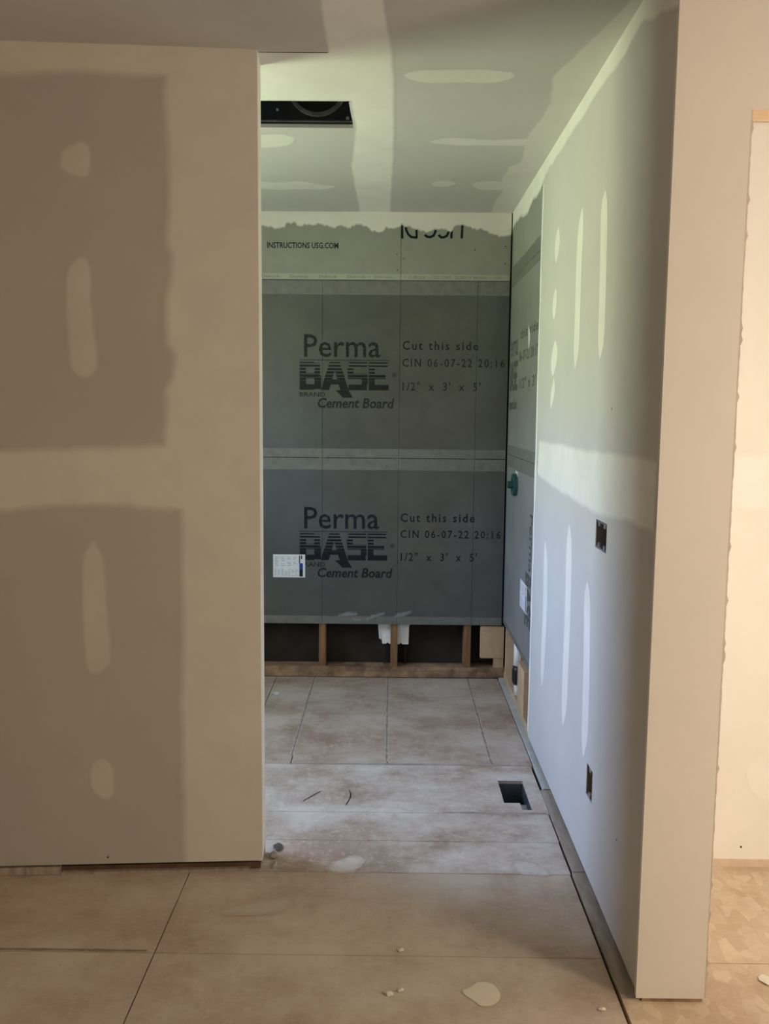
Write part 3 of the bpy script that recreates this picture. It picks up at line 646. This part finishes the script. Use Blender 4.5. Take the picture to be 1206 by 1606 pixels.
# the board is printed like the others; reading runs from the corner outwards
pRm = lambda a, b, h=0: pR(DB - 1.0 - a, b, h)
ink = mat('print_ink_worn', (.085, .087, .085), .5, .4, 70)
text('brand_lettering', 'Perma', pRm, (-.5, 11.0, 67.5, 72.1), ink, r_mid, bold=.006)
block_letters(pRm, 60.85, 66.55, [(-.5, 2.2), (2.3, 5.6), (5.7, 8.4), (8.6, 11.5)], ink, r_mid)
text('brand_lettering', 'Cement Board', pRm, (-.5, 11.5, 57.15, 59.25), ink, r_mid, bold=.014, shear=.18)
text('cut_side_lettering', 'this side', pRm, (14, 34, 70.2, 72.0), ink, r_mid, bold=.02, spacing=1.2)
text('date_lettering', '06-07-22 20:17', pRm, (13, 34.4, 66.0, 68.0), ink, r_mid, bold=.02, spacing=1.2)
text('size_lettering', '1/2" x 3\'', pRm, (14, 33, 61.0, 63.0), ink, r_mid, bold=.02, spacing=1.2)
pRv = lambda a, b, h=0: pR(a, b, h)
text('brand_lettering', 'Perma', pRv, (151.6, 148.0, 29.0, 39.2), ink, r_low, bold=.012, rot=True)
text('brand_lettering', 'BASE', pRv, (154.6, 148.0, 19.2, 28.6), ink, r_low, bold=.05, rot=True)
st = sticker(pRm, 22.0, 30.0, 21.2, 26.2, r_low)
st['label'] = 'white printed sticker on the lower board of the right wall'
# framing seen below the boards
MB().box((XR + .45, CEM - 1, 0), (XR + 4.0, DB + .4, 1.5)).build('sole_plate', M_PINE, wall_right, .05)
for y in (181.0, 161.2, 146.2): MB().box((XR + .5, y, 1.5), (XR + 4.0, y + 1.5, ZC - .05)).build('stud', M_PINE, wall_right, .05)
MB().box((XR - .05, 153.0, 2.6), (XR + 3.6, 160.6, 10.6)).build('blocking', M_PINE, wall_right, .08)
# joint compound
patch('joint_compound_band', pR, PATCH['R_top'], M_MUDB, wall_right, .045, .8, .25, .6, smooth=0, clip=(DC + .1, DB - .3, 0, ZC - .03))
patch('joint_compound_band', pR, PATCH['R_mid'], M_MUDB, wall_right, .04, 1.1, .12, smooth=0)
for k in range(1, 10): patch('joint_compound_strip', pR, PATCH['R_s%d' % k], M_MUDB, wall_right, .035, .25, .05, .8)
mb = [(CEM + .3, z) for z in (93, 80, 66, 52, 40, 26, 12, 6, 2)] + [(CEM - random.uniform(.4, 1.6), z) for z in (2, 8, 14, 20, 24, 29, 33, 38, 42, 44, 50, 55, 60, 63, 68, 72, 77, 82, 88, 93)]
patch('joint_compound_band', pR, mb, M_MUDB, wall_right, .05, .3, .2, .7, smooth=1)
patch('plaster_smear', pR, PATCH['R_smear'], feathered('plaster_smear_pale', (.60, .60, .54), (.23, .235, .225), noise=.8, nscale=60, solid=.8), r_mid, .04, .3, .05, .4)
screws('screw', pR, [(97.5, 57.0), (88.5, 11.9)], wall_right, .16)

# ================================================================== LEFT PARTITION
def pLc(a, b, h=0): return pL(a, b, h - 4.75)
wall_left = structure(slab(pL, -95, -.5, 1.5, ZC - .02, 3.5, back=-.6).build('wall_left', M_STUD))
slab(pL, -95, 0, 1.35, 48.45, .5).build('drywall_sheet', M_PAPER, wall_left)
slab(pL, -95, 0, 48.55, ZC - .02, .5).build('drywall_sheet', M_PAPER, wall_left)
slab(pL, -95, 0, .2, ZC - .02, .5, back=-4.25).build('drywall_sheet', M_PAPERB, wall_left)
def pLe(a, b, h=0): return pL(h, b, -a)
slab(pLe, 0.0, 4.75, 1.3, ZC - .02, .48, back=.02).build('corner_cap', M_WHITE, wall_left)
slab(pL, -95, -.3, 0, .8, 3.4, back=-.62).build('sole_plate', mat('plate_in_shade', (.13, .075, .045), .8, .3, 20), wall_left)  # recess shade under the drywall is painted in as darker plate wood
slab(pL, -95, -24.5, .05, 1.0, .6, back=-.12).build('shim_strip', M_STRIPD, wall_left)
slab(pL, -24.4, -1.6, .0, .30, .55, back=-.05).build('shim_strip', M_STRIPD, wall_left)
patch('joint_compound_band', pL, PATCH['L_all'], M_MUD, wall_left, .05, 1.6, .12, 1.0, smooth=0, clip=(-95, 0, 1.36, ZC - .03))
for k in (1, 2, 3, 4): patch('joint_compound_patch', pL, PATCH['L_b%d' % k], M_MUDT, wall_left, .035, .7, .05, .6, smooth=2)
screws('screw', pL, [(-18.7, 2.2), (-1.6, 2.1), (-13.3, 45.8)], wall_left, .14)

# ================================================================== DOORWAY WALL AND SIDE ROOM
wall_doorway = structure(slab(pK, XR, 110, .4, ZC - .02, .5, [(XC2, 63.5, -1, HD)]).build('wall_doorway', M_SKIM))
MB().box((XR + .5, DC + .5, 0), (XC2 - .05, DC + 4.0, ZC - .05)).build('stud', M_STUD, wall_doorway)
MB().box((63.6, DC + .5, 0), (110, DC + 4.0, ZC - .05)).build('stud', M_STUD, wall_doorway)
MB().box((XR + .6, DC + .1, 0), (XC2 - .2, DC + .5, .36)).build('sole_plate', M_PLATE, wall_doorway)
MB().box((XC2 - .05, DC + .25, HD + .02), (63.55, DC + 3.6, HD + 9)).build('header', M_PINELIT, wall_doorway)
slab(pK, XR + 4.2, 110, .8, ZC - .02, .5, [(XC2 - .05, 63.55, -1, HD)], back=-4.0).build('drywall_sheet', M_SKIM, wall_doorway)
# ragged cut edge of the board at the doorway
mb = MB(); k = len(range(0, 164)); pts = []
for i in range(165):
    z = .5 + i * (HD - .7) / 164
    ww = .05 + .06 * random.random() + (.16 if random.random() < .12 else 0)
    pts.append((ww, z))
for ww, z in pts: mb.v += [pK(XC2 - .05, z, .01), pK(XC2 + ww, z, -.02), pK(XC2 + ww * .7, z, -.45)]
for i in range(164):
    a = i * 3; mb.f += [(a, a + 1, a + 4, a + 3), (a + 1, a + 2, a + 5, a + 4)]
mb.mi = [0] * len(mb.f)
mb.build('torn_edge', mat('torn_paper', (.55, .46, .38), .8, .1), wall_doorway)

wall_side_room = structure(slab(pH, XR + 5, 110, 1.0, ZC - .02, .5).build('wall_side_room', M_CREAM))
patch('joint_compound_band', pH, PATCH['H_mid'], feathered('joint_compound_pale', (.93, .91, .86), CREAM), wall_side_room, .03, .8, .1, smooth=0)
patch('joint_compound_patch', pH, PATCH['H_p1'], feathered('joint_compound_pale', (.93, .91, .86), CREAM), wall_side_room, .03, .5, .1)
MB().box((XR + 5, DF - .1, 0), (110, DF + 3.6, .95)).build('sole_plate', mat('pale_plate', (.72, .58, .45), .6, .08, 20), wall_side_room)
screws('screw', pH, [(44.5, 2.6)], wall_side_room, .14)

# ================================================================== WALLS OUTSIDE THE PICTURE
structure(MB().box((-110.5, -70, -2), (-110, 110, ZC)).build('wall_room_left', M_SKIM))
structure(MB().box((110, -70, -2), (110.5, 110, ZC)).build('wall_room_right', M_SKIM))
structure(MB().box((-110, -70.5, -2), (110, -70, ZC)).build('wall_room_rear', M_SKIM))
pW = lambda a, b, h=0: Vector((WX + h, a, b))
structure(slab(pW, 96, 188, -2, ZC, 4.5, [(WY0, WY1, WZ0, WZ1)]).build('wall_window', M_SKIM))
win = structure(bpy.data.objects.new('window_1', None)); COL.objects.link(win); win.location = Vector((WX - 3, (WY0 + WY1) / 2, WZ0)) * I
f = MB()
for a in ((WY0, WY0 + 1.2), (WY1 - 1.2, WY1)): f.box((WX - 4, a[0], WZ0), (WX - 2.6, a[1], WZ1))
for b in ((WZ0, WZ0 + 1.2), (WZ1 - 1.2, WZ1)): f.box((WX - 4, WY0 + 1.2, b[0]), (WX - 2.6, WY1 - 1.2, b[1]))
f.build('window_frame', M_WHITE, win)
gm = bpy.data.materials.new('window_glass'); gm.use_nodes = True; n = gm.node_tree; n.nodes.clear()
go = n.nodes.new('ShaderNodeOutputMaterial'); gt = n.nodes.new('ShaderNodeBsdfTransparent'); gg = n.nodes.new('ShaderNodeBsdfGlossy'); gx = n.nodes.new('ShaderNodeMixShader')
gg.inputs['Roughness'].default_value = .02; gx.inputs[0].default_value = .06
n.links.new(gt.outputs[0], gx.inputs[1]); n.links.new(gg.outputs[0], gx.inputs[2]); n.links.new(gx.outputs[0], go.inputs[0])
MB().box((WX - 3.4, WY0 + 1.1, WZ0 + 1.1), (WX - 3.25, WY1 - 1.1, WZ1 - 1.1)).build('pane', gm, win)

# ================================================================== THINGS
# shower valve with its green plaster guard
vy, vz = 169.0, 42.8
v = thing('shower_valve', (XR, vy, vz), 'dark green plastic shower valve guard sticking out of right cement board', 'shower valve')
mb = MB(); seg = 20; prof = []
for j in range(seg):
    t = 2 * math.pi * j / seg; prof.append((2.9 * math.cos(t) * (1 if abs(math.cos(t)) < .8 else .92), 2.2 * math.sin(t)))
mb.add([(XR - .05, vy + a, vz + b) for a, b in prof] + [(XR - .75, vy + a * .96, vz + b * .96) for a, b in prof] + [(XR - .75, vy + a * .6, vz + b * .6) for a, b in prof] + [(XR - .6, vy + a * .55, vz + b * .55) for a, b in prof],
       [(k * seg + j, k * seg + (j + 1) % seg, (k + 1) * seg + (j + 1) % seg, (k + 1) * seg + j) for k in range(3) for j in range(seg)] + [tuple(3 * seg + j for j in range(seg))])
mb.build('guard', M_GREEN, v)
MB().tube([(XR - .6, vy, vz), (XR - 1.6, vy, vz), (XR - 1.75, vy, vz)], [.75, .68, .6], 16).build('stem_cap', M_GREEN, v)
for a in (-1.9, 1.9): MB().tube([(XR - .7, vy + a, vz), (XR - .95, vy + a, vz)], [.26, .22], 10).build('screw_boss', M_GREEN, v)
MB().box((XR - .07, vy - 1.8, vz + 1.2), (XR - .04, vy + 1.0, vz + 2.6)).build('backing_tape', M_PVC, v)

def ebox(R4, label, twin):
    y0, y1, z0, z1 = R4
    o = thing('electrical_box', (XR, (y0 + y1) / 2, z0), label, 'electrical box', 'electrical boxes in the right wall')
    d = 2.6; mb = MB(); a = .12
    mb.quad([(XR + d, y0 + a, z0 + a), (XR + d, y1 - a, z0 + a), (XR + d, y1 - a, z1 - a), (XR + d, y0 + a, z1 - a)])
    c = [(y0 + a, z0 + a), (y1 - a, z0 + a), (y1 - a, z1 - a), (y0 + a, z1 - a)]
    for i in range(4):
        p, q = c[i], c[(i + 1) % 4]
        mb.quad([(XR + .08, *p), (XR + .08, *q), (XR + d, *q), (XR + d, *p)])
    mb.build('back_shell', M_BOX, o)
    for zz, s in ((z1 - a, -1), (z0 + a, 1)):
        for yy in ([y0 + 1.3, y1 - 1.3] if twin else [(y0 + y1) / 2]):
            MB().box((XR + .05, yy - .45, min(zz, zz + s * .55)), (XR + .25, yy + .45, max(zz, zz + s * .55))).build('mounting_tab', M_METAL if twin else M_BOX, o)
    if twin: 
        MB().box((XR + .02, y0 + .2, z1 - .22), (XR + .14, y1 - .2, z1 - .1)).build('rim', M_METAL, o)
        MB().box((XR + .02, y0 + .2, z0 + .1), (XR + .14, y1 - .2, z0 + .22)).build('rim', M_METAL, o)
    ym = y0 + (y1 - y0) * .35
    MB().tube([(XR + 2.5, ym, z0 + 1.2), (XR + 1.6, ym, z0 + 1.5), (XR + 1.2, ym + .5, z0 + 1.2), (XR + 1.6, ym + .8, z0 + .7), (XR + 2.4, ym + .7, z0 + .5)], [.2] * 5, 8).build('cable_coil', M_WIRE, o, smooth=True)
ebox(BX1, 'wide open electrical box with metal tabs at switch height in right wall', True)
ebox(BX2, 'narrow open electrical box low in right wall near the floor', False)

# register boot in the floor
rb = thing('floor_register_boot', (19, 126, -9), 'open metal duct boot in rectangular floor cutout, one corner uncut', 'duct boot')
x0, x1, y0, y1 = REG; mb = MB()
c = [(x0, y0), (x1, y0), (x1, y1), (x0, y1)]; cx, cy = (x0 + x1) / 2, (y0 + y1) / 2
lo = [(cx + (a - cx) * .8, cy + (b - cy) * .6) for a, b in c]
mb.add([(*q, -.5) for q in c] + [(*q, -9) for q in lo], [(i, (i + 1) % 4, 4 + (i + 1) % 4, 4 + i) for i in range(4)] + [(4, 5, 6, 7)])
mb.build('duct_sleeve', M_STEEL, rb)
MB().box((x0, y0, -.7), (x0 + 2.3, y0 + 2.2, -.04)).build('uncut_tongue', M_PLYB, rb)
MB().box((x1 - 1.2, y0 + .3, -2.2), (x1 - .15, y0 + 5, -1.6)).build('damper_tab', M_METAL, rb)

# pipework in the right wall below the board
dp = thing('drain_pipe', (XR + 1.4, 168.5, 1.5), 'short white pipe with black rubber coupling in right wall cavity', 'pipe')
MB().tube([(XR + 1.3, 168.5, 6.6), (XR + 1.3, 168.5, 14)], [1.0, 1.0], 16).build('white_section', M_PVC, dp, smooth=True)
MB().tube([(XR + 1.3, 168.5, 3.6), (XR + 1.3, 168.5, 4.4), (XR + 1.3, 168.5, 6.4), (XR + 1.3, 168.5, 7.4)], [.95, 1.25, 1.25, 1.1], 16).build('rubber_coupling', M_BPIPE, dp, smooth=True)
MB().tube([(XR + 1.3, 168.5, 1.5), (XR + 1.3, 168.5, 3.2), (XR + 1.0, 168.3, 3.9)], [.8, .8, .5], 14).build('white_stub', M_PVC, dp, smooth=True)

def crumb(name, c, r, mt, label, cat, n=9, squash=.5, group=None):
    import bmesh
    bm = bmesh.new()
    for _ in range(n + 6):
        d = Vector((random.gauss(0, 1), random.gauss(0, 1), random.gauss(0, 1))).normalized()
        bm.verts.new(Vector((d.x * r[0], d.y * r[1], (d.z * .5 + .5) * r[2])) * I)
    bmesh.ops.convex_hull(bm, input=bm.verts)
    bmesh.ops.delete(bm, geom=[q for q in bm.verts if not q.link_faces], context='VERTS')
    zm = min(q.co.z for q in bm.verts)
    for q in bm.verts: q.co.z -= zm
    me = bpy.data.meshes.new(name); bm.to_mesh(me); bm.free(); me.materials.append(mt)
    o = bpy.data.objects.new(name, me); COL.objects.link(o); o.location = Vector(c) * I
    return tag(o, label, cat, group)
G = 'plaster crumbs on the plywood'
crumb('plaster_crumb', (.35, 80.2, -.03), (.5, .4, .35), M_CRUMB, 'larger pale crumb of a pair on the foreground plywood', 'crumb', group=G)
crumb('plaster_crumb', (1.5, 80.7, -.03), (.35, .3, .4), M_CRUMB, 'smaller pale crumb beside a larger one, foreground plywood', 'crumb', group=G)
crumb('plaster_crumb', (20.7, 78.3, -.03), (.4, .3, .3), M_CRUMB, 'lone pale crumb near the right floor gap in the foreground', 'crumb', group=G)
crumb('plaster_crumb', (1.6, 87.3, -.03), (.4, .35, .25), M_CRUMB, 'pale crumb on the faint cross joint of the front plywood', 'crumb', group=G)
crumb('paper_scrap', (-22.3, 172.3, -.03), (.9, 1.1, .12), M_STICK, 'white paper scrap on the alcove floor beside the left partition', 'paper scrap', n=12)
crumb('wood_splinter', (-13.9, 104.3, -.03), (.35, 1.1, .5), M_STRIPD, 'dark splinter at the foot of the left partition corner', 'debris')
crumb('plaster_chunk', (-14.2, 106.6, -.03), (.7, .9, .7), mat('grey_rubble', (.36, .33, .29), .8, .2, 40), 'broken grey lump at the foot of the left partition end', 'debris')
o = crumb('rubble_scrap', (-14.1, 108.9, -.03), (.7, 1.0, .6), M_SCRAP, 'dark grey scrap behind the plaster lump at partition end', 'debris')
crumb('drywall_chip', (38.3, 83.0, 0), (.8, 1.0, .25), M_CRUMB, 'cream chip on the side room floor by the doorway edge', 'debris')
